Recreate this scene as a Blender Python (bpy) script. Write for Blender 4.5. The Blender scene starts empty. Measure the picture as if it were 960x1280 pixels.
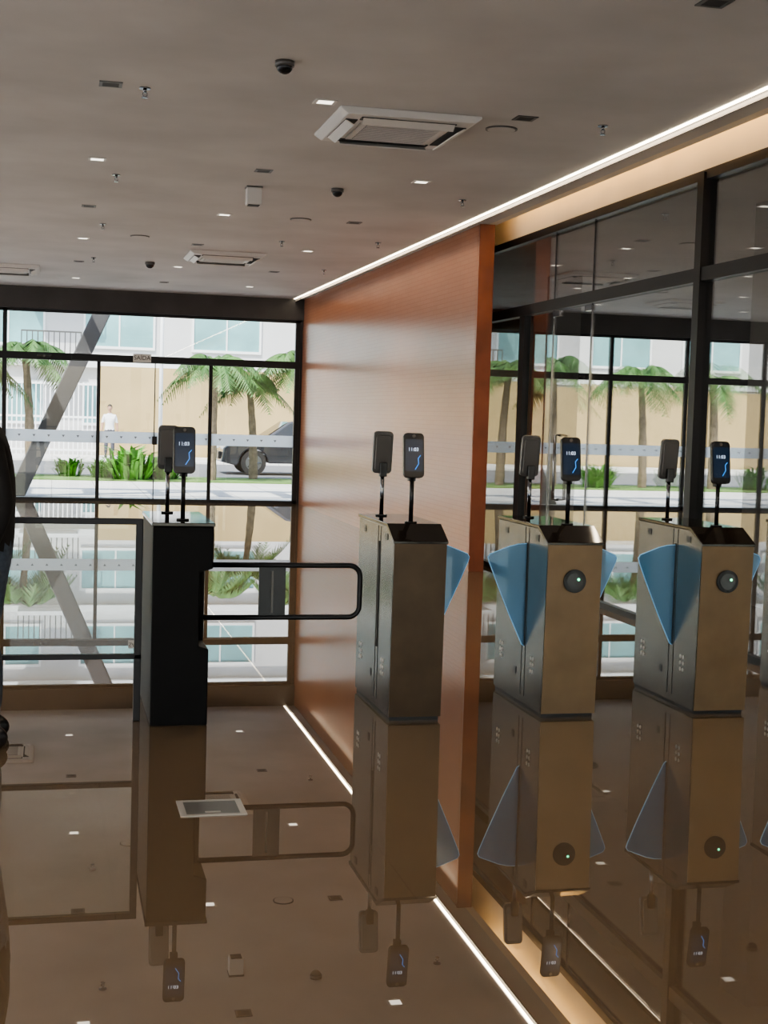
import bpy, bmesh, math, random
from mathutils import Vector, Matrix
random.seed(7)
D=bpy.data; C=bpy.context
sc=C.scene
def link(o): sc.collection.objects.link(o)

# ---------------- materials ----------------
def M(name,col,rough=.5,metal=0,ior=1.5,emit=None,es=0,noise=None,bump=0,coat=0):
    m=D.materials.new(name); m.use_nodes=True; nt=m.node_tree; b=nt.nodes['Principled BSDF']
    b.inputs['Base Color'].default_value=(*col,1); b.inputs['Roughness'].default_value=rough
    b.inputs['Metallic'].default_value=metal; b.inputs['IOR'].default_value=ior
    b.inputs['Coat Weight'].default_value=coat
    if emit: b.inputs['Emission Color'].default_value=(*emit,1); b.inputs['Emission Strength'].default_value=es
    if noise:
        sc_,amt=noise
        tc=nt.nodes.new('ShaderNodeTexCoord'); n=nt.nodes.new('ShaderNodeTexNoise'); n.inputs['Scale'].default_value=sc_; n.inputs['Detail'].default_value=4
        r=nt.nodes.new('ShaderNodeValToRGB')
        r.color_ramp.elements[0].position=.3; r.color_ramp.elements[1].position=.7
        r.color_ramp.elements[0].color=(*[c*(1-amt) for c in col],1); r.color_ramp.elements[1].color=(*[min(1,c*(1+amt)) for c in col],1)
        nt.links.new(tc.outputs['Object'],n.inputs['Vector']); nt.links.new(n.outputs['Fac'],r.inputs['Fac']); nt.links.new(r.outputs['Color'],b.inputs['Base Color'])
        if bump:
            bp=nt.nodes.new('ShaderNodeBump'); bp.inputs['Strength'].default_value=bump; bp.inputs['Distance'].default_value=.01
            nt.links.new(n.outputs['Fac'],bp.inputs['Height']); nt.links.new(bp.outputs['Normal'],b.inputs['Normal'])
    return m
def glassM(name,tint,F0=.04,haze=0,hcol=(1,1,1),tl=.5):
    m=D.materials.new(name); m.use_nodes=True; nt=m.node_tree; nt.nodes.clear()
    N=nt.nodes.new; L=nt.links.new
    o=N('ShaderNodeOutputMaterial'); t=N('ShaderNodeBsdfTransparent'); t.inputs[0].default_value=(*tint,1)
    g=N('ShaderNodeBsdfGlossy'); g.inputs['Roughness'].default_value=.0; g.inputs[0].default_value=(1,1,1,1)
    # Schlick reflectance, symmetric for both faces of the pane
    ge=N('ShaderNodeNewGeometry'); dp=N('ShaderNodeVectorMath'); dp.operation='DOT_PRODUCT'
    L(ge.outputs['Incoming'],dp.inputs[0]); L(ge.outputs['Normal'],dp.inputs[1])
    ab=N('ShaderNodeMath'); ab.operation='ABSOLUTE'; L(dp.outputs['Value'],ab.inputs[0])
    su=N('ShaderNodeMath'); su.operation='SUBTRACT'; su.inputs[0].default_value=1; L(ab.outputs[0],su.inputs[1])
    pw=N('ShaderNodeMath'); pw.operation='POWER'; pw.inputs[1].default_value=5; L(su.outputs[0],pw.inputs[0])
    ma=N('ShaderNodeMath'); ma.operation='MULTIPLY_ADD'; ma.inputs[1].default_value=1-F0; ma.inputs[2].default_value=F0; L(pw.outputs[0],ma.inputs[0])
    mx=N('ShaderNodeMixShader'); L(ma.outputs[0],mx.inputs[0])
    last=t.outputs[0]
    if haze:
        d=N('ShaderNodeBsdfDiffuse'); d.inputs[0].default_value=(*hcol,1)
        tr=N('ShaderNodeBsdfTranslucent'); tr.inputs[0].default_value=(*hcol,1)
        a=N('ShaderNodeMixShader'); a.inputs[0].default_value=tl; L(d.outputs[0],a.inputs[1]); L(tr.outputs[0],a.inputs[2])
        m2=N('ShaderNodeMixShader'); m2.inputs[0].default_value=haze
        L(t.outputs[0],m2.inputs[1]); L(a.outputs[0],m2.inputs[2]); last=m2.outputs[0]
    L(last,mx.inputs[1]); L(g.outputs[0],mx.inputs[2]); L(mx.outputs[0],o.inputs[0])
    return m
def brickM(name,c1,c2,cm,w,h,mort,rough,ior,off=0.0,loc=(0,0,0),yz=False,bump=0,nz=0,nscale=1.3):
    m=D.materials.new(name); m.use_nodes=True; nt=m.node_tree; b=nt.nodes['Principled BSDF']
    tc=nt.nodes.new('ShaderNodeTexCoord'); mp=nt.nodes.new('ShaderNodeMapping'); mp.inputs['Location'].default_value=loc
    br=nt.nodes.new('ShaderNodeTexBrick'); br.offset=off; br.inputs['Scale'].default_value=1
    br.inputs['Color1'].default_value=(*c1,1); br.inputs['Color2'].default_value=(*c2,1); br.inputs['Mortar'].default_value=(*cm,1)
    br.inputs['Mortar Size'].default_value=mort; br.inputs['Brick Width'].default_value=w; br.inputs['Row Height'].default_value=h; br.inputs['Mortar Smooth'].default_value=0
    src=tc.outputs['Object']
    if yz:
        sp=nt.nodes.new('ShaderNodeSeparateXYZ'); cb=nt.nodes.new('ShaderNodeCombineXYZ'); ad=nt.nodes.new('ShaderNodeMath'); ad.operation='ADD'
        nt.links.new(src,sp.inputs[0]); nt.links.new(sp.outputs[0],ad.inputs[0]); nt.links.new(sp.outputs[1],ad.inputs[1])
        nt.links.new(ad.outputs[0],cb.inputs[0]); nt.links.new(sp.outputs[2],cb.inputs[1]); src=cb.outputs[0]
    nt.links.new(src,mp.inputs[0]); nt.links.new(mp.outputs[0],br.inputs[0])
    col=br.outputs['Color']
    if nz:
        n=nt.nodes.new('ShaderNodeTexNoise'); n.inputs['Scale'].default_value=nscale; n.inputs['Detail'].default_value=5
        nt.links.new(tc.outputs['Object'],n.inputs['Vector'])
        mr=nt.nodes.new('ShaderNodeMapRange'); mr.inputs[3].default_value=1-nz; mr.inputs[4].default_value=1+nz
        nt.links.new(n.outputs['Fac'],mr.inputs[0])
        vm=nt.nodes.new('ShaderNodeVectorMath'); vm.operation='SCALE'; nt.links.new(col,vm.inputs[0]); nt.links.new(mr.outputs[0],vm.inputs['Scale'])
        col=vm.outputs[0]
    nt.links.new(col,b.inputs['Base Color'])
    b.inputs['Roughness'].default_value=rough; b.inputs['IOR'].default_value=ior
    if bump:
        bp=nt.nodes.new('ShaderNodeBump'); bp.inputs['Strength'].default_value=bump; bp.inputs['Distance'].default_value=.004; bp.invert=True
        nt.links.new(br.outputs['Fac'],bp.inputs['Height']); nt.links.new(bp.outputs['Normal'],b.inputs['Normal'])
    return m

mFloor=brickM('polished_porcelain',(.170,.118,.070),(.165,.114,.068),(.11,.078,.048),.97,1.15,.002,.003,3.25,loc=(-.21,-.2,0),nz=.04)
mCeil=M('cement_ceiling',(.56,.55,.54),.6,noise=(.9,.12),bump=.05)
mTrimG=M('added_led_lip',(.12,.11,.10),.6)
mWood=brickM('wood_mosaic',(.47,.20,.11),(.45,.19,.103),(.39,.155,.083),.30,.05,.003,.25,2.7,off=.5,yz=True,bump=.02,nz=.08,nscale=.8)
mWoodEnd=M('dark_red_wood',(.26,.085,.045),.4,noise=(3,.2))
mDark=M('dark_frame',(.025,.025,.028),.35,.6)
mBeam=M('dark_lintel',(.05,.048,.047),.5,noise=(2,.2))
mBlack=M('black_plastic',(.012,.012,.014),.25)
mAnth=M('anthracite_steel',(.008,.008,.009),.45,0,1.22,noise=(3,.2))
mSteel=M('brushed_steel',(.215,.20,.178),.20,1,noise=(6,.08))
mFront=M('warm_reflection_steel',(.21,.150,.092),.36,.5,noise=(5,.1))  # stainless fronts; warm reflected light is put into the base colour
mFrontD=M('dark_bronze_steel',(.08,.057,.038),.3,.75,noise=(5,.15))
mTop=M('black_glass_top',(.02,.015,.012),.05,0,1.6)
mChrome=M('chrome_tube',(.25,.25,.26),.12,1)
mWhite=M('white_plastic',(.66,.65,.63),.35)
mAlu=M('aluminium_frame',(.42,.40,.37),.4,.3)
mGreyD=M('grey_device',(.13,.125,.12),.35,.3)
mVent=M('vent_shadow',(.05,.05,.05),.6)
mPlast=M('plaster_fascia',(.75,.68,.56),.7,noise=(2,.05))
mWall=M('painted_wall',(.5,.48,.45),.7,noise=(1,.06))
mDarkWall=M('side_room_wall',(.26,.25,.24),.7,noise=(1,.1))
mGrey=M('grey_column',(.25,.25,.25),.5,noise=(2,.08))
mSlant=M('slanted_column_paint',(.11,.11,.115),.5,noise=(2,.08))
mLED=M('led_strip',(1,.85,.6),.5,emit=(1,.86,.66),es=8)
mLamp=M('lamp_diffuser',(1,1,1),.5,emit=(1,.93,.80),es=2.0)
mGreen=M('green_led',(0,.3,.1),.5,emit=(.1,1,.5),es=3)
mScreen=M('screen_blue',(.006,.012,.02),.15,emit=(.01,.04,.10),es=.25)
mWave=M('screen_wave',(.05,.3,.7),.3,emit=(.04,.25,.8),es=.9)
mText=M('screen_text',(.8,.9,1),.4,emit=(.6,.75,1),es=.8)
mGlass=glassM('clear_glass',(.95,.97,.96),.03)
mPart=glassM('partition_glass',(.80,.80,.78),.20)
mBand=glassM('frosted_band',(.95,.97,1),.03,haze=.96,hcol=(1,1,1),tl=.96)
mBlue=glassM('blue_acrylic',(.48,.72,.92),.05,haze=.34,hcol=(.28,.54,.80))
mBlueEdge=M('acrylic_edge',(.35,.65,.9),.3,emit=(.3,.6,.9),es=.15)
mSign=M('sign_white',(.75,.75,.72),.5)
mBark=M('palm_bark',(.22,.17,.12),.9,noise=(8,.3))
mFrond=M('palm_frond',(.085,.18,.045),.5,noise=(3,.4))
mBush=M('bush_leaf',(.13,.34,.05),.5,noise=(3,.4))
mGrass=M('grass',(.13,.23,.06),.9,noise=(2,.3))
mAsph=M('asphalt',(.17,.17,.175),.9,noise=(3,.1))
mPave=brickM('plaza_paving',(.66,.64,.60),(.60,.58,.55),(.35,.33,.31),.9,.9,.01,.8,1.4,nz=.1)
mGround=M('ground_concrete',(.45,.44,.42),.9,noise=(.5,.1))
mYellow=M('ochre_wall_paint',(.46,.34,.17),.85,noise=(.7,.08))
mBuild=M('apartment_render',(.62,.61,.61),.8,noise=(.6,.06))
mWin=M('window_teal',(.22,.42,.44),.1,noise=(.5,.3))
mWhiteP=M('white_metal_paint',(.85,.85,.85),.5)
mCar=M('car_paint',(.045,.05,.06),.15,.5,coat=1)
mCarGl=M('car_glass',(.02,.025,.03),.03)
mTyre=M('tyre',(.02,.02,.02),.8)
mRim=M('rim',(.4,.4,.42),.3,1)
mRed=M('tail_lamp',(.4,.02,.02),.2)

# ---------------- mesh helpers ----------------
def mesh(name,vs,fs,mats,parent=None,bevel=0,smooth=False,mi=None,seg=2):
    me=D.meshes.new(name); me.from_pydata([tuple(v) for v in vs],[],fs); me.update()
    bm=bmesh.new(); bm.from_mesh(me); bmesh.ops.recalc_face_normals(bm,faces=bm.faces); bm.to_mesh(me); bm.free()
    if not isinstance(mats,(list,tuple)): mats=[mats]
    for m in mats: me.materials.append(m)
    if mi:
        for p,i in zip(me.polygons,mi): p.material_index=i
    o=D.objects.new(name,me); link(o)
    if parent: o.parent=parent
    if bevel:
        b=o.modifiers.new('bevel','BEVEL'); b.width=bevel; b.segments=seg; b.limit_method='ANGLE'
    if smooth:
        for p in me.polygons: p.use_smooth=True
    return o
BF=[(0,1,3,2),(4,6,7,5),(0,4,5,1),(2,3,7,6),(0,2,6,4),(1,5,7,3)]
def boxg(x0,x1,y0,y1,z0,z1): return [(x,y,z) for x in(x0,x1) for y in(y0,y1) for z in(z0,z1)]
def box(name,x0,x1,y0,y1,z0,z1,mat,parent=None,bevel=0):
    return mesh(name,boxg(x0,x1,y0,y1,z0,z1),BF,mat,parent,bevel)
def boxes(name,lst,mat,parent=None,bevel=0):
    vs=[];fs=[]
    for b in lst:
        k=len(vs); vs+=boxg(*b); fs+=[tuple(i+k for i in f) for f in BF]
    return mesh(name,vs,fs,mat,parent,bevel)
def prism(name,pts,axis,a0,a1,mat,parent=None,bevel=0,seg=2):
    n=len(pts); vs=[]
    for a in(a0,a1):
        for p,q in pts:
            vs.append({'x':(a,p,q),'y':(p,a,q),'z':(p,q,a)}[axis])
    fs=[tuple(range(n)),tuple(range(2*n-1,n-1,-1))]+[(i,(i+1)%n,(i+1)%n+n,i+n) for i in range(n)]
    return mesh(name,vs,fs,mat,parent,bevel,seg=seg)
def tube(name,path,r,mat,parent=None,n=12,closed=False,caps=True):
    P=[Vector(p) for p in path]; R=r if isinstance(r,(list,tuple)) else [r]*len(P)
    vs=[];fs=[];N=len(P); up=None
    for i,p in enumerate(P):
        if closed: t=(P[(i+1)%N]-P[i-1]).normalized()
        else: t=(P[min(i+1,N-1)]-P[max(i-1,0)]).normalized()
        if up is None: up=Vector((0,0,1)) if abs(t.z)<.9 else Vector((1,0,0))
        a=t.cross(up).normalized(); b=a.cross(t).normalized(); up=b
        for k in range(n):
            an=2*math.pi*k/n; vs.append(p+(a*math.cos(an)+b*math.sin(an))*R[i])
    for i in range(N if closed else N-1):
        j=(i+1)%N
        for k in range(n): fs.append((i*n+k,i*n+(k+1)%n,j*n+(k+1)%n,j*n+k))
    if caps and not closed: fs.append(tuple(range(n))); fs.append(tuple(range((N-1)*n,N*n)))
    o=mesh(name,vs,fs,mat,parent)
    for p in o.data.polygons: p.use_smooth=len(p.vertices)==4
    return o
def cyl(name,p0,p1,r,mat,parent=None,n=24,r2=None): return tube(name,[p0,p1],[r,r2 if r2 is not None else r],mat,parent,n)
def ell(name,c,r,mat,parent=None,deform=None,seg=24,rings=16):
    bm=bmesh.new(); bmesh.ops.create_uvsphere(bm,u_segments=seg,v_segments=rings,radius=1)
    for v in bm.verts:
        p=v.co.copy()
        if deform: p=deform(p)
        v.co=Vector((c[0]+p.x*r[0],c[1]+p.y*r[1],c[2]+p.z*r[2]))
    me=D.meshes.new(name); bm.to_mesh(me); bm.free(); me.materials.append(mat)
    for p in me.polygons: p.use_smooth=True
    o=D.objects.new(name,me); link(o)
    if parent:o.parent=parent
    return o
def empty(name,loc,rz=0):
    o=D.objects.new(name,None); o.location=loc; o.rotation_euler=(0,0,rz); o.empty_display_size=.1; link(o); return o
def text(name,s,size,loc,rot,mat,parent):
    c=D.curves.new(name,'FONT'); c.body=s; c.size=size; c.align_x='CENTER'; c.align_y='CENTER'; c.extrude=.0004
    c.materials.append(mat); o=D.objects.new(name,c); o.location=loc; o.rotation_euler=rot; o.parent=parent; link(o); return o

# ---------------- room ----------------
CZ=3.56; FY=24.25; X0=-9; Y0=-8; GX=4.6; X1=13
box('floor',X0,X1,Y0,FY+.1,-.1,0,mFloor)
box('ceiling',X0,4.30,Y0,FY-.05,CZ,3.68,mCeil)
boxes('trim_1',[(4.28,4.30,Y0,FY-.05,3.68,3.95),(4.30,4.385,Y0,13.85,3.56,3.60),(4.37,4.385,Y0,13.85,3.60,3.665),(4.30,4.57,Y0,FY-.05,3.93,3.95)],mPlast)  # includes a trough lip added to hide the cove strip from the glass
boxes('trim_2',[(4.060,4.070,Y0,FY-.12,CZ-.045,CZ)],mTrimG)  # lip added to block the LED line's reflection in the partition glass
box('roof_slab',X0-.3,X1+.3,Y0-.3,FY+.5,3.95,4.15,mGround)
box('wall_fascia',GX-.03,GX+.05,Y0,FY-.05,3.39,3.95,mPlast)
box('ceiling_side_room',GX+.05,X1,Y0,FY-.05,CZ,3.62,mCeil)
box('wall_right',X1,X1+.15,Y0,FY,0,3.95,mDarkWall)
box('wall_wood',4.22,4.36,13.85,FY-.05,0,CZ,mWood)
box('trim_3',4.21,4.37,13.82,13.85,0,CZ,mWoodEnd)
box('wall_facade_pier',4.18,GX+.06,FY-.05,FY+.15,0,3.2,mDark)
box('wall_facade_lintel',X0,X1,FY-.12,FY+.15,3.2,3.95,mBeam)
box('wall_left_pier',X0-.15,X0,FY-.5,FY,0,3.95,mWall)
boxes('wall_left',[(X0-.15,X0,Y0,FY-.5,3.2,3.95)]+[(X0-.15,X0,y,y+.4,0,3.2) for y in (-8,-3,2,7,12,17)],mWall)
boxes('wall_back',[(X0,X1,Y0-.15,Y0,3.2,3.95)]+[(x,x+.4,Y0-.15,Y0,0,3.2) for x in(-9,-5,-1,3,8.6,12.6)],mWall)
box('led_strip_light',4.025,4.058,Y0,FY-.15,CZ-.005,CZ,mLED)

def facade(name,xa,xb,xs,doors):
    p=empty(name,(0,FY,0))
    fr=[]
    for x in xs: fr.append((x-.035,x+.035,-.04,.04,0,3.2))
    fr.append((xb-.08,xb,-.04,.04,0,3.2))
    fr.append((xa,xb,-.05,.05,2.36,2.48))
    fr.append((xa,xb,-.04,.04,3.15,3.2)); fr.append((xa,xb,-.04,.04,0,.05))
    for x in doors: fr.append((x-.03,x+.03,-.03,.03,0,2.4))
    boxes('frame',fr,mDark,p)
    box('glass',xa,xb-.06,-.008,.004,.05,3.15,mGlass,p)
    box('frosted_band',xa,xb-.06,-.020,-.012,.99,1.19,mBand,p)
    vs=[];fs=[];x=xa+.3
    while x<xb-.2:
        k=len(vs); vs+=[(x-.025,-.022,1.11),(x+.025,-.022,1.11),(x,-.022,1.07)]; fs.append((k,k+1,k+2)); x+=.24
    mesh('motif',vs,fs,mGrey,p)
    if name=='window_1':
        boxes('door_stiles',[(1.685,1.70,-.03,.02,.05,2.36),(1.66,1.74,-.05,.03,.98,1.12)],mDark,p)
        box('door_operator',.3,3.1,-.13,-.05,2.37,2.47,mDark,p)
facade('window_1',X0,4.18,[-8.95,-7.0,-5.4,-3.9,-2.3,-.79],(.75,2.64))
facade('window_3',GX+.06,X1,[8.45,9.99,11.5],(6.56,))
s=empty('exit_sign',(1.46,FY-.15,2.44)); box('panel',-.15,.15,-.02,0.005,-.07,.07,mSign,s,.004); text('lettering','SAÍDA',.10,(0,-.022,0),(math.pi/2,0,0),mDark,s)
s=empty('access_sensor',(-.15,FY-.055,2.42)); box('housing',-.12,.12,-.05,0,-.03,.03,mBlack,s,.01); cyl('lens',(0,-.05,0),(0,-.06,0),.018,mGreyD,s)

def partition():
    p=empty('window_2',(GX,0,0))
    box('glass_upper',-.006,.006,Y0,FY-.1,2.72,3.39,mPart,p)
    box('glass_lower',-.006,.006,Y0,FY-.1,.04,2.62,mPart,p)
    fr=[(-.05,.05,Y0,FY-.1,2.62,2.72),(-.04,.04,Y0,FY-.1,3.35,3.42),(-.03,.03,Y0,FY-.1,0,.05)]
    for y in(9.48,4.2,-1): fr.append((-.06,.06,y-.05,y+.05,0,3.4))
    fr.append((-.04,.04,13.35,13.5,0,2.65))
    boxes('frame',fr,mDark,p)
    boxes('glass_joints',[(-.012,.012,y-.006,y+.006,0.05,3.38) for y in(11.63,12.6,7.6,15.6)],mChrome,p)
    boxes('patch_fittings',[(-.02,.02,y-.08,y+.08,z,z+.05) for y in(11.7,12.5) for z in(.05,2.56)],mChrome,p)
    for y in(12.3,): 
        tube('pull_handle',[(-.01,y,.85),(-.06,y,.85),(-.06,y,1.45),(-.01,y,1.45)],.014,mChrome,p)
partition()
boxes('column',[(6.05,6.5,11.0,11.5,0,3.56)],mGrey)
boxes('column',[(6.6,6.95,18.0,18.4,0,3.56)],mGrey)

# ---------------- ceiling fixtures ----------------
LITW=50
def downlight(x,y,lit):
    e=empty('recessed_downlight',(x,y,CZ))
    boxes('trim_ring',[(-.07,.07,-.07,-.05,-.006,0),(-.07,.07,.05,.07,-.006,0),(-.07,-.05,-.05,.05,-.006,0),(.05,.07,-.05,.05,-.006,0)],mWhite if lit else mGreyD,e)
    box('diffuser',-.05,.05,-.05,.05,-.004,0,mLamp if lit else mVent,e)
    if lit:
        l=D.lights.new('lamp','SPOT'); l.energy=LITW; l.spot_size=2.2; l.spot_blend=.6; l.color=(1,.86,.70); l.shadow_soft_size=.04
        o=D.objects.new('lamp',l); o.location=(0,0,-.02); o.parent=e; link(o)
gx=[-7.7,-6.36,-5.02,-3.68,-2.34,-1.02,.32,1.66,3.0]
gy=[-4.6,-1.9,.8,3.5,6.2,8.92,11.6,14.3,17.0,19.7,22.2]
for i,x in enumerate(gx):
    for j,y in enumerate(gy):
        if i<4 and (i+j)%2: continue
        downlight(x,y,(i+j)%2==0 and not(2<y<8 and x>0))
for x,y in((6.3,9),(7.6,12),(6.3,15),(7.6,18),(6.3,21)): downlight(x,y,True)  # lit fixtures added to brighten the side room
def cassette(x,y):
    e=empty('ceiling_air_conditioner',(x,y,CZ))
    a=.475
    prism('panel',[(-a,-.0),(-a,-.018),(-a+.05,-.05),(a-.05,-.05),(a,-.018),(a,0)],'y',-a,a,mWhite,e,.006)
    for k in range(4):
        q=empty('side',(0,0,0),k*math.pi/2); q.parent=e
        box('slot',-.32,.32,-.41,-.33,-.056,-.045,mVent,q)
        mesh('louver',[(-.31,-.41,-.056),(.31,-.41,-.056),(.31,-.355,-.09),(-.31,-.355,-.09),(-.31,-.405,-.052),(.31,-.405,-.052),(.31,-.35,-.084),(-.31,-.35,-.084)],[(0,1,2,3),(4,5,6,7),(0,1,5,4),(2,3,7,6),(1,2,6,5),(0,3,7,4)],mWhite,q)
    box('grille_frame',-.29,.29,-.29,.29,-.064,-.048,mWhite,e,.004)
    box('grille_recess',-.25,.25,-.25,.25,-.066,-.06,mVent,e)
    boxes('grille_bars',[(-.25,.25,-.24+i*.04,-.225+i*.04,-.07,-.062) for i in range(13)],mWhite,e)
for x,y in[(2.25,9.45),(2.1,18.0),(-.68,21.0),(-3.5,16),(-3.5,9.4)]: cassette(x,y)
def sprinkler(x,y):
    e=empty('fire_sprinkler',(x,y,CZ))
    cyl('escutcheon',(0,0,0),(0,0,-.008),.035,mChrome,e); cyl('body',(0,0,-.005),(0,0,-.03),.011,mChrome,e)
    tube('yoke',[(-.012,0,-.03),(-.014,0,-.045),(0,0,-.058),(.014,0,-.045),(.012,0,-.03)],.003,mChrome,e,6)
    cyl('deflector',(0,0,-.058),(0,0,-.062),.02,mChrome,e)
for x,y in[(.53,8.95),(3.56,8.95),(.5,12.3),(3.6,12.4),(2.55,16.2),(.5,15.6),(3.6,15.8),(-2.5,12.3),(.5,19.1),(3.6,19.1)]: sprinkler(x,y)
def domecam(x,y,s=1):
    e=empty('dome_camera',(x,y,CZ))
    cyl('base',(0,0,0),(0,0,-.035*s),.065*s,mGreyD,e); ell('dome',(0,0,-.035*s),(.055*s,.055*s,.05*s),mBlack,e,lambda p: Vector((p.x,p.y,min(p.z,.1))))
domecam(1.25,8.0,.85); domecam(2.41,12.25,.85); domecam(1.25,19.3,1.0)
e=empty('surface_spotlight',(1.7,12.46,CZ)); box('stem_plate',-.07,.07,-.07,.07,-.012,0,mGreyD,e); box('housing',-.065,.065,-.065,.065,-.16,-.012,mWhite,e,.006); box('lens',-.05,.05,-.05,.05,-.165,-.158,mVent,e)
for x,y in[(2.96,9.3),(2.44,14.3),(.95,16.5)]:
    e=empty('ceiling_speaker',(x,y,CZ)); cyl('rim',(0,0,0),(0,0,-.008),.11,mGreyD,e,32); cyl('grille',(0,0,-.006),(0,0,-.012),.095,mCeil,e,32)

# ---------------- turnstiles ----------------
def rrect(w,h,r,n=6):
    pts=[]
    for cx,cy,a0 in((w-r,h-r,0),(-w+r,h-r,90),(-w+r,-h+r,180),(w-r,-h+r,270)):
        for i in range(n+1):
            a=math.radians(a0+90*i/n); pts.append((cx+r*math.cos(a),cy+r*math.sin(a)))
    return pts
def terminal(x,y,z,face,yaw=0):
    e=empty('face_recognition_terminal',(x,y,z),(0 if face<0 else math.pi)+yaw)
    cyl('flange',(0,0,0),(0,0,.008),.032,mBlack,e); cyl('pole',(0,0,.005),(0,0,.28),.0115,mBlack if face<0 else mChrome,e)
    box('bracket',-.02,.02,-.005,.03,.22,.30,mBlack,e,.004)
    h=empty('head',(.0,-.015,.355)); h.parent=e; h.rotation_euler=(math.radians(-8),0,0)
    prism('housing',rrect(.055,.118,.022),'y',-.012,.014,mBlack if face<0 else mGreyD,h,.003)
    prism('back_cover',rrect(.045,.10,.018),'y',.014,.026,mGreyD,h,.004)
    prism('screen',rrect(.047,.085,.008),'y',-.0135,-.012,mScreen,h)
    cyl('camera_lens',(0,-.012,.101),(0,-.015,.101),.009,mGreyD,h)
    tube('wave',[(.035,-.0145,.0),(.022,-.0145,-.015),(.024,-.0145,-.045),(.005,-.0145,-.075)],.0022,mWave,h,6)
    text('clock','11:03',.026,(-.004,-.0150,.03),(math.pi/2,0,0),mText,h)
def wing(e,side,w,y=.33):
    x0=side*w
    pts=[(x0-side*.05,.34),(x0-side*.004,.335),(x0+side*.012,.345),(x0+side*.09,.51),(x0+side*.165,.68),(x0+side*.215,.80),(x0+side*.222,.825),(x0+side*.212,.842),(x0+side*.10,.885),(x0+side*.05,.897),(x0,.90),(x0-side*.05,.90)]
    prism('flap_wing',pts,'y',y-.005,y+.005,mBlue,e)
    tube('flap_edge',[(p[0],y,p[1]) for p in pts[1:-1]],.004,mBlueEdge,e,6)
def turnstile(x,wl,wr,front=mFront,reader=True,w=.145):
    e=empty('flap_turnstile',(x,6.93,0)); L=.84
    prof=[(.02,0.02),(.0,.93),(.05,.955),(.16,1.0),(L,1.0),(L,.02)]
    prism('cabinet',prof,'x',-w,w,mSteel,e,.004)
    box('plinth',-w+.008,w-.008,.035,L-.01,0,.03,mBlack,e)
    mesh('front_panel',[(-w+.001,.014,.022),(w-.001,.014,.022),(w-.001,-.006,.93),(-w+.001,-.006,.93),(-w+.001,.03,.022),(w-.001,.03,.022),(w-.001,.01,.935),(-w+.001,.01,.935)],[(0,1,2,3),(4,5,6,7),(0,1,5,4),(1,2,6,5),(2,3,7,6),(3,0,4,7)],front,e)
    prism('lid',[(-.012,.925),(-.012,.94),(.14,1.018),(L+.006,1.018),(L+.006,1.0),(.16,1.0)],'x',-w-.006,w+.006,mTop,e,.003)
    if reader:
        cyl('reader_ring',(0.0,-.004,.735),(0.0,-.016,.735),.062,mBlack,e,32)
        cyl('reader_disc',(0,-.014,.735),(0,-.020,.735),.045,mTop,e,32)
        cyl('reader_light',(.018,-.019,.745),(.018,-.022,.745),.007,mGreen,e,12)
    for sd in(-1,1):
        xs=sd*w
        boxes('sensor_windows',[(xs-.003,xs+.003,y,y+.05,.93,.965) for y in(.14,.66)],mBlack,e)
        boxes('service_seams',[(xs-.002,xs+.002,.30,.303,.06,.99),(xs-.002,xs+.002,.36,.363,.06,.99)],mVent,e)
        for y in(.17,.70):
            for k in range(3):
                for dy in(0,.035): cyl('vent_hole',(xs-.003,y+dy,.22+k*.035),(xs+.003,y+dy,.22+k*.035),.011,mWhite,e,10)
        box('lock',xs-.004,xs+.004,.44,.47,.16,.20,mBlack,e)
        box('flap_slot',xs-.003,xs+.003,.322,.338,.34,.91,mVent,e)
    if wl: wing(e,-1,w)
    if wr: wing(e,1,w)
    return e
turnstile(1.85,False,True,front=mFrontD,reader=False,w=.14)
turnstile(2.695,True,True,w=.152)
turnstile(3.575,True,True,w=.152)
turnstile(4.40,True,False,w=.14)
zt=1.018
for x,xr in((1.845,1.80),(2.72,2.67),(3.60,3.53),(4.43,4.38)):
    terminal(x,7.13,zt,-1); terminal(xr,7.62,zt,1)

e=empty('swing_gate_turnstile',(.49,6.95,0))
prism('cabinet',[(0,0),(.285,0),(.285,.385),(.235,.40),(.235,.77),(.30,.79),(.30,1.0),(0,1.0)],'y',0,.78,mAnth,e,.006)
box('lid',-.006,.306,-.008,.79,1.0,1.018,mTop,e,.003)
box('plinth',.01,.27,.005,.77,0,.03,mBlack,e)
cyl('hinge_drum',(.262,.27,.39),(.262,.27,.79),.024,mAnth,e)
pth=[(.27,.27,.505),(1.05,.27,.505)]
for i in range(1,7):
    a=-math.pi/2+i*math.pi/12; pth.append((1.05+.06*math.cos(a),.27,.565+.06*math.sin(a)))
for i in range(0,7):
    a=i*math.pi/12; pth.append((1.05+.06*math.cos(a),.27,.72+.06*math.sin(a)))
pth.append((.27,.27,.78))
tube('gate_arm',pth,.014,mDark,e,12)
box('gate_panel',.57,.71,.262,.278,.51,.775,mBlack,e)
box('gate_sign',.635,.645,.258,.262,.53,.75,mGreyD,e)
terminal(.65,7.13,zt,-1); terminal(.61,7.62,zt,1)

e=empty('glass_railing',(0,7.1,0))
boxes('frame',[(-2.6,.45,-.02,.02,.995,1.025),(-2.6,.45,-.02,.02,.315,.34),(.415,.45,-.02,.02,0,1.0),(-1.1,-1.065,-.02,.02,0,1.0),(-2.6,-2.565,-.02,.02,0,1.0)],mDark,e,.003)
box('glass_panel',-2.565,.415,-.004,.004,.34,.995,mGlass,e)

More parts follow.
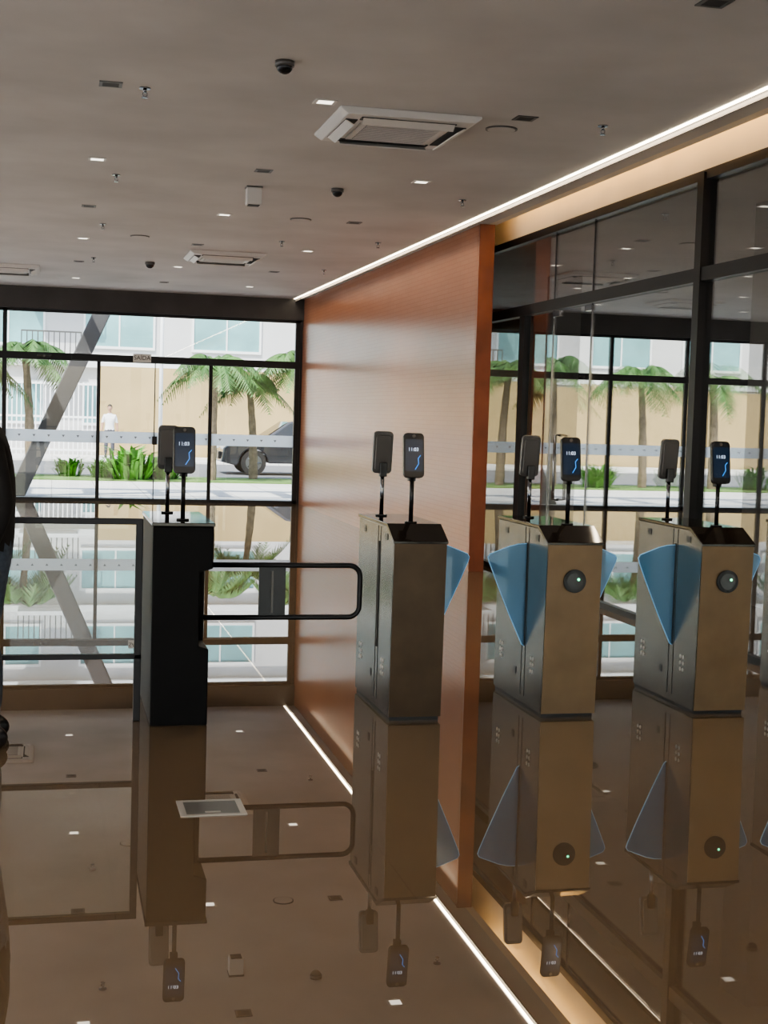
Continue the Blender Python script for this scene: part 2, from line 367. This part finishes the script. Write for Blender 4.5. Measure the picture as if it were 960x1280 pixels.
e=empty('floor_outlet_box',(.634,5.47,0))
boxes('frame',[(-.13,.13,-.11,-.09,0,.004),(-.13,.13,.09,.11,0,.004),(-.13,-.105,-.09,.09,0,.004),(.105,.13,-.09,.09,0,.004)],mAlu,e)
box('lid',-.105,.105,-.09,.09,0,.003,mGreyD,e)
boxes('lid_handle',[(-.03,.03,-.07,-.055,.003,.005)],mAlu,e)

# ---------------- people ----------------
def skin(verts,edges,rad,mat,name,parent,sub=2,root=0):
    me=D.meshes.new(name); me.from_pydata(verts,edges,[]); me.update()
    o=D.objects.new(name,me); link(o)
    o.modifiers.new('skin','SKIN')
    sv=me.skin_vertices[0].data
    for i,r in enumerate(rad):
        sv[i].radius=(r,r) if not isinstance(r,tuple) else r
        sv[i].use_root=(i==root)
    s=o.modifiers.new('sub','SUBSURF'); s.levels=sub; s.render_levels=sub
    dg=C.evaluated_depsgraph_get(); dg.update()
    nm=D.meshes.new_from_object(o.evaluated_get(dg)); D.objects.remove(o)
    nm.materials.clear()
    for m in(mat if isinstance(mat,list) else [mat]): nm.materials.append(m)
    for p in nm.polygons: p.use_smooth=True
    q=D.objects.new(name,nm); link(q); q.parent=parent
    return q
def person(name,loc,rz,top,pants,skinc,hair,shoe,longsleeve=True,armback=0.0,lean=0.0):
    e=empty(name,loc,rz); ab=armback
    V=[(0,0,.93),(0,0,1.06),(0,.005,1.22),(0,0,1.36),(0,-.005+lean*.3,1.455),(0,.005+lean*.7,1.52),(0,.012+lean,1.58)]
    R=[(.165,.14),(.15,.125),(.17,.14),(.155,.125),(.075,.07),(.056,.056),(.055,.055)]
    E=[(0,1),(1,2),(2,3),(3,4),(4,5),(5,6)]
    for s in(-1,1):
        k=len(V)
        V+=[(s*.17,0-ab*.1,1.395),(s*.205,-.005-ab*.6,1.29),(s*.235,-.02-ab,1.12),(s*.25,.02-ab,1.0),(s*.255,.06-ab,.885)]
        R+=[.065,.058,.05,.044,.032]
        E+=[(3,k),(k,k+1),(k+1,k+2),(k+2,k+3),(k+3,k+4)]
        k=len(V)
        V+=[(s*.09,0,.84),(s*.098,.01,.68),(s*.105,.02,.49),(s*.11,-.01,.32),(s*.115,-.02,.10)]
        R+=[.105,.092,.07,.064,.048]
        E+=[(0,k),(k,k+1),(k+1,k+2),(k+2,k+3),(k+3,k+4)]
    b=skin(V,E,R,[top,pants,skinc],'body',e)
    for p in b.data.polygons:
        c=p.center
        arm=abs(c.x)>.185 and c.z<1.3
        if c.z>1.475: i=2
        elif arm: i=0 if (longsleeve and c.z>.90) or c.z>1.17 else 2
        elif c.z<.93: i=1
        else: i=0
        p.material_index=i
    for s in(-1,1):
        def fs(p): 
            q=p.copy(); q.z=max(q.z,-.55); 
            if q.y>0: q.x*=1-.15*q.y
            return q
        ell('shoe',(s*.118,.045,.045),(.05,.145,.082),shoe,e,fs)
        hx=s*.258
        ell('palm',(hx,.078-ab,.825),(.020,.042,.055),skinc,e)
        for i,(dy,ln) in enumerate(((.030,.070),(.010,.078),(-.010,.072),(-.030,.056))):
            y=.080+dy-ab; z=.79
            pts=[(hx,y,z+.02),(hx-s*.004,y,z-.012),(hx-s*.012,y+.003,z-.012-ln*.4),(hx-s*.026,y+.004,z-.012-ln*.78)]
            skin(pts,[(0,1),(1,2),(2,3)],[.0095,.009,.0085,.007],skinc,'finger_%d'%(i+1),e,1)
        skin([(hx-s*.002,.10-ab,.845),(hx-s*.010,.128-ab,.815),(hx-s*.014,.135-ab,.785)],[(0,1),(1,2)],[.012,.010,.0085],skinc,'thumb',e,1)
    def hd(p):
        q=p.copy()
        if q.z<0: q.x*=1-.28*(-q.z)**1.3; q.y*=1-.12*(-q.z); 
        if q.z<-.2 and q.y>0: q.y*=1.02
        if q.y<-.1: q.z+=.05
        return q
    zc=1.655
    h=empty('head_group',(0,lean,0)); h.parent=e
    ell('head',(0,.018,zc),(.076,.097,.118),skinc,h,hd,32,24)
    mesh('nose',[(-.008,.108,zc+.012),(.008,.108,zc+.012),(-.017,.104,zc-.03),(.017,.104,zc-.03),(0,.134,zc-.025),(0,.113,zc+.016)],[(0,1,5),(0,5,4,2),(1,3,4,5),(2,4,3),(0,2,3,1)],skinc,h,.004)
    for s in(-1,1):
        ell('ear',(s*.078,.012,zc-.005),(.010,.020,.032),skinc,h)
        ell('eye',(s*.031,.098,zc+.012),(.013,.010,.009),mWhite,h); ell('iris',(s*.031,.1065,zc+.012),(.005,.003,.005),mBlack,h)
        ell('brow',(s*.031,.103,zc+.034),(.018,.006,.004),hair,h)
    ell('mouth',(0,.1,zc-.058),(.024,.008,.007),mLip,h)
    def hh(p):
        q=p.copy()
        if q.y>.1 : q.z=max(q.z,.42)
        else: q.z=max(q.z,-.38)
        return q
    ell('hair',(0,.008,zc+.012),(.083,.101,.117),hair,h,hh,32,24)
    return e
mLip=M('lips',(.42,.18,.15),.5)
mSkin=M('skin_tone',(.45,.27,.18),.5); mHair=M('dark_hair',(.015,.012,.01),.6)
mJack=M('black_shirt',(.012,.012,.014),.8,noise=(20,.3)); mJean=M('denim',(.07,.095,.14),.85,noise=(40,.3))
mShirt=M('white_shirt',(.8,.8,.8),.8); mPant=M('dark_trousers',(.06,.06,.08),.8)
person('standing_man',(-.280,6.70,0),math.pi/2,mJack,mJean,mSkin,mHair,mBlack,True,.055,.10)
person('security_guard',(1.85,47.5,-.06),math.pi,mShirt,mPant,mSkin,mHair,mBlack,False)

# ---------------- exterior ----------------
box('ground',-80,80,-60,120,-.3,-.14,mGround)
box('plaza_pavement',-40,40,FY+.15,33,-.14,-.10,mPave)
box('grass_verge',-40,40,33.0,35.2,-.14,-.07,mGrass)
box('street',-60,60,35.4,45,-.14,-.11,mAsph)
box('sidewalk',-60,60,45.2,49.9,-.14,-.06,mPave)
def slanted(x0,x1,y):
    return prism('slanted_column',[(x0-.17,-.10),(x0+.17,-.10),(x1+.17,4.6),(x1-.17,4.6)],'y',y-.15,y+.15,mSlant,None,.02)
slanted(-.65,1.42,27); slanted(-7.5,-5.4,27)
boxes('added_shade_slats',[(-12,14,26.8,27.2,4.6,4.8),(-12,14,FY+.55,FY+.7,4.6,4.8)]+[(x,x+.25,FY+.55,27.2,4.8,4.95) for x in [-12+i*1.3 for i in range(20)]],mGround)  # unseen slats, added to stripe the plaza with shadow
box('boundary_wall',1.6,40,50,50.3,-.1,3.05,mYellow)
box('garden_wall',-40,-3.3,50,50.3,-.1,2.9,mYellow)
e=empty('white_gate',(-.85,50.1,-.14))
boxes('bars',[(-2.3+i*.16,-2.26+i*.16,-.02,.02,0.05,2.6) for i in range(30)]+[(-2.4,2.4,-.03,.03,z,z+.07) for z in(.2,1.35,2.5)]+[(-2.43,-2.33,-.05,.05,0,2.7),(2.33,2.43,-.05,.05,0,2.7)],mWhiteP,e)
e=empty('apartment_building',(0,56,0))
box('mass',-45,50,0,12,-.14,16,mBuild,e)
wl=[];fr=[];sl=[];rl=[]
for fl in range(5):
    z=1.0+fl*3.0
    for i in range(-10,11):
        x=i*4.2+1.2
        wl.append((x,x+2.6,-.03,.05,z,z+1.5)); 
        fr+=[(x-.08,x+2.68,-.08,0,z-.1,z),(x-.08,x+2.68,-.08,0,z+1.5,z+1.6),(x-.08,x,-.08,0,z,z+1.5),(x+2.6,x+2.68,-.08,0,z,z+1.5),(x+1.27,x+1.33,-.06,0,z,z+1.5)]
    sl.append((-45,50,-.25,0,z+2.15,z+2.4))
    for i in(-6,-2,0,4):
        x=i*4.2-1.2; sl.append((x,x+2.2,-1.2,0,z+2.25,z+2.4))
        for k in range(12): rl.append((x+k*.2,x+k*.2+.04,-1.2,-1.16,z+2.4,z+3.4))
        rl.append((x,x+2.24,-1.2,-1.15,z+3.4,z+3.46))
boxes('windows',wl,mWin,e); boxes('window_frames',fr,mWhiteP,e); boxes('slabs',sl,mWhiteP,e); boxes('balcony_rails',rl,mGreyD,e)

def palm_mesh(seed,h,rad):
    rnd=random.Random(seed); vs=[];fs=[];mi=[]
    n=10;lean=rnd.uniform(-.2,.2)
    for i in range(13):
        t=i/12; r=.12-.05*t+(.012 if i%2 else 0)
        for k in range(n):
            a=2*math.pi*k/n; vs.append((lean*t*t+r*math.cos(a),r*math.sin(a),h*t))
    for i in range(12):
        for k in range(n): fs.append((i*n+k,i*n+(k+1)%n,(i+1)*n+(k+1)%n,(i+1)*n+k)); mi.append(0)
    top=Vector((lean,0,h))
    for f in range(21):
        az=2*math.pi*f/21+rnd.uniform(-.2,.2); el=rnd.uniform(.1,1.45); L=rad*rnd.uniform(.9,1.25)
        d=Vector((math.cos(az),math.sin(az),0)); side=Vector((-d.y,d.x,0))
        pts=[]
        for i in range(15):
            t=i/14; pts.append(top+d*(L*t*math.cos(el*.6))+Vector((0,0,L*(math.sin(el)*t-(.75+.3*el)*t*t))))
        for i in range(14):
            k=len(vs); w=.018*(1-i/15); vs+= [pts[i]-side*w,pts[i]+side*w,pts[i+1]+side*w,pts[i+1]-side*w]; fs.append((k,k+1,k+2,k+3)); mi.append(1)
        for i in range(1,15):
            t=i/14; ll=.42*rad*math.sin(math.pi*min(1,t*.85+.12))**.7; tan=(pts[i]-pts[i-1]).normalized()
            for s in(-1,1):
                for off in(0,.5):
                    b0=pts[i-1].lerp(pts[i],off)
                    tip=b0+side*s*ll*.75+tan*ll*.5+Vector((0,0,-ll*.55*rnd.uniform(.6,1.2)))
                    k=len(vs); vs+=[b0,b0+tan*.045*rad,tip]; fs.append((k,k+1,k+2)); mi.append(1)
    me=D.meshes.new('palm'); me.from_pydata([tuple(v) for v in vs],[],fs)
    me.materials.append(mBark); me.materials.append(mFrond)
    for p,i in zip(me.polygons,mi): p.material_index=i
    return me
pm=[palm_mesh(1,2.9,1.3),palm_mesh(2,2.5,1.15)]
for i,(x,y,k,s) in enumerate([(-.5,34,0,1),(3.75,33.8,0,.95),(4.9,34.8,1,.95),(6.0,34,0,1.0),(-1.9,34,1,1),(-3.3,34,0,1.05),(-5.8,34,0,1.0),(-7.8,34,1,1.2),(-10.5,34,0,1.1),(11.1,34,0,1),(12.5,34.2,1,1),(15,34,0,1),(17,34,1,1.1)]):
    o=D.objects.new('palm_tree',pm[k]); o.location=(x,y,-.07); o.rotation_euler=(0,0,i*1.7); o.scale=(s,s,s); link(o)
def bush(x,y,s,n=170,seed=1):
    rnd=random.Random(seed); vs=[];fs=[]
    for i in range(n):
        az=rnd.uniform(0,6.28); r0=rnd.uniform(0,.35)*s; el=rnd.uniform(.5,1.45); L=rnd.uniform(.4,.8)*s
        b=Vector((math.cos(az)*r0,math.sin(az)*r0*.6,0)); a2=az+rnd.uniform(-.6,.6); d=Vector((math.cos(a2),math.sin(a2),0)); sd=Vector((-d.y,d.x,0))*.022*s
        p1=b+d*L*.45*math.cos(el)+Vector((0,0,L*.7*math.sin(el))); p2=b+d*L*1.1*math.cos(el*.8)+Vector((0,0,L*.8*math.sin(el)))
        k=len(vs); vs+=[b-sd,b+sd,p1+sd*1.6,p1-sd*1.6,p2]; fs+=[(k,k+1,k+2,k+3),(k+3,k+2,k+4)]
    o=mesh('ornamental_grass_bush',vs,fs,mBush); o.location=(x,y,-.07)
for i,(x,y,s) in enumerate([(1.8,33.5,1.35),(2.6,34,1.0),(1.2,34.2,.8),(-4.4,33.6,1.1),(-6.7,34.4,.9),(.4,34.5,.8),(-9,34,1.1),(13.7,33.8,1.1)]): bush(x,y,s,seed=i+3)
e=empty('street_lamp_post',(3.4,45.9,-.06)); tube('pole',[(0,0,0),(0,0,3.5),(0,0,7)],[.07,.06,.05],mWhiteP,e); tube('arm',[(0,0,6.8),(0,-.6,7.1),(0,-1.4,7.2)],.035,mWhiteP,e); box('luminaire',-.12,.12,-1.9,-1.3,7.13,7.23,mWhite,e,.02)

def car(x,y,z):
    e=empty('car',(x,y,z)); 
    def arch(cx,r=.39):
        return [(cx+r*math.cos(a),.33+r*math.sin(a)) for a in [math.pi-math.pi*i/10 for i in range(11)]]
    low=[(-2.28,.35),(-1.85,.25)]+arch(-1.4)+arch(1.35)+[(1.85,.27),(2.25,.4),(2.28,.85),(2.2,1.0),(-1.0,1.0),(-1.9,.9),(-2.22,.74)]
    prism('body',low,'y',-.9,.9,mCar,e,.04,3)
    gh=[(-1.15,.98),(-.45,1.46),(.1,1.55),(1.3,1.53),(1.95,1.3),(2.18,.98)]
    n=len(gh); vs=[]
    for s in(-1,1):
        for p,q in gh: vs.append((p,s*(.86-.22*(q-.98)/.55),q))
    mesh('greenhouse',vs,[tuple(range(n)),tuple(range(n,2*n))]+[(i,i+1,i+1+n,i+n) for i in range(n-1)]+[(n-1,0,n,2*n-1)],mCar,e,.03)
    for s in(-1,1):
        for w in([(-.95,1.03),(-.4,1.42),(.18,1.48),(.18,1.03)],[(.26,1.03),(.26,1.48),(1.2,1.47),(1.2,1.03)],[(1.28,1.03),(1.28,1.45),(1.75,1.3),(1.92,1.05)]):
            m=len(w); v2=[(p,s*(.868-.22*(q-.98)/.55),q) for p,q in w]; mesh('side_window',v2,[tuple(range(m))],mCarGl,e)
        for cx in(-1.4,1.35):
            cyl('tyre',(cx,s*.68,.34),(cx,s*.9,.34),.34,mTyre,e,32); cyl('rim',(cx,s*.88,.34),(cx,s*.91,.34),.22,mRim,e,32)
            for k in range(5):
                a=k*2*math.pi/5; tube('spoke',[(cx,s*.915,.34),(cx+.2*math.cos(a),s*.915,.34+.2*math.sin(a))],.02,mChrome,e,6)
        box('door_seam',.2,.215,s*.9-.004,s*.9+.004,.35,1.0,mBlack,e); box('door_handle',.3,.5,s*.9-.015,s*.9+.02,.83,.86,mChrome,e)
        ell('mirror',(-.75,s*.98,1.03),(.07,.1,.07),mCar,e)
        box('headlamp',-2.25,-1.95,s*.62-.2,s*.62+.2,.68,.80,mWhite,e,.02); box('tail_lamp',2.1,2.29,s*.65-.18,s*.65+.18,.8,.95,mRed,e,.02)
    mesh('windscreen',[(-1.13,-.8,1.01),(-1.13,.8,1.01),(-.47,.68,1.47),(-.47,-.68,1.47)],[(0,1,2,3)],mCarGl,e)
    box('grille',-2.31,-2.2,-.45,.45,.42,.62,mBlack,e,.02)
car(6.7,38.5,-.11)

# ---------------- lights ----------------
w=D.worlds.new('sky'); sc.world=w; w.use_nodes=True; nt=w.node_tree
bg=nt.nodes['Background']; sk=nt.nodes.new('ShaderNodeTexSky'); sk.sky_type='NISHITA'; sk.sun_disc=False; sk.sun_elevation=math.radians(58); sk.sun_rotation=math.radians(200); sk.air_density=1.2; sk.dust_density=2
nt.links.new(sk.outputs[0],bg.inputs[0]); bg.inputs[1].default_value=.38
def light(name,kind,loc,rot,energy,col,**k):
    l=D.lights.new(name,kind); l.energy=energy; l.color=col
    for a,b in k.items(): setattr(l,a,b)
    o=D.objects.new(name,l); o.location=loc; o.rotation_euler=rot; link(o); return o
sun=light('sun','SUN',(0,0,30),(0,0,0),6.8,(1,.95,.87),angle=.009)
sun.rotation_euler=Vector((.45,.55,-1.0)).to_track_quat('-Z','Y').to_euler()
light('cove_strip_light','AREA',(4.335,2.9,3.612),(0,math.radians(-160),0),310,(1,.70,.36),shape='RECTANGLE',size=.04,size_y=21.5)
light('led_line_light','AREA',(4.04,8,3.545),(0,0,0),65,(1,.82,.58),shape='RECTANGLE',size=.03,size_y=31)
for x,y,en in((-6.5,-5,450),(-2.5,-5.5,550),(1.8,-4.5,900),(-7.5,3,900),(-8.2,12,2200),(-8.2,19,3800)):  # unseen uplighters, added to brighten the ceiling
    e=empty('added_uplighter',(x,y,0)); cyl('base',(0,0,0),(0,0,.02),.16,mDark,e); cyl('stem',(0,0,.02),(0,0,1.7),.015,mDark,e); cyl('shade',(0,0,1.7),(0,0,1.85),.05,mDark,e,24,.14)
    l=D.lights.new('lamp','SPOT'); l.energy=en; l.spot_size=2.7; l.spot_blend=.8; l.color=(1,.95,.90); l.shadow_soft_size=.1
    o=D.objects.new('lamp',l); o.location=(0,0,1.9); o.rotation_euler=(math.pi,0,0); o.parent=e; link(o)

# ---------------- camera ----------------
psi=math.radians(13.4); phi=math.radians(3.88)
Rt=Vector((math.cos(psi),-math.sin(psi),0)); Fw=Vector((math.sin(psi)*math.cos(phi),math.cos(psi)*math.cos(phi),-math.sin(phi))); Up=Rt.cross(Fw)
ex=(Rt+.03*Up).normalized(); ey=(Up-.03*Rt).normalized()
cam=D.cameras.new('camera'); co=D.objects.new('camera',cam); link(co)
mt=Matrix((ex,ey,-Fw)).transposed().to_4x4(); mt.translation=Vector((0,0,1.57)); co.matrix_world=mt
cam.sensor_fit='VERTICAL'; cam.sensor_height=36; cam.sensor_width=27; cam.lens=1750/1280*36; cam.clip_end=300
sc.camera=co
sc.view_settings.view_transform='AgX'
try: sc.view_settings.look='AgX - Medium High Contrast'
except Exception: pass
sc.view_settings.exposure=0.35
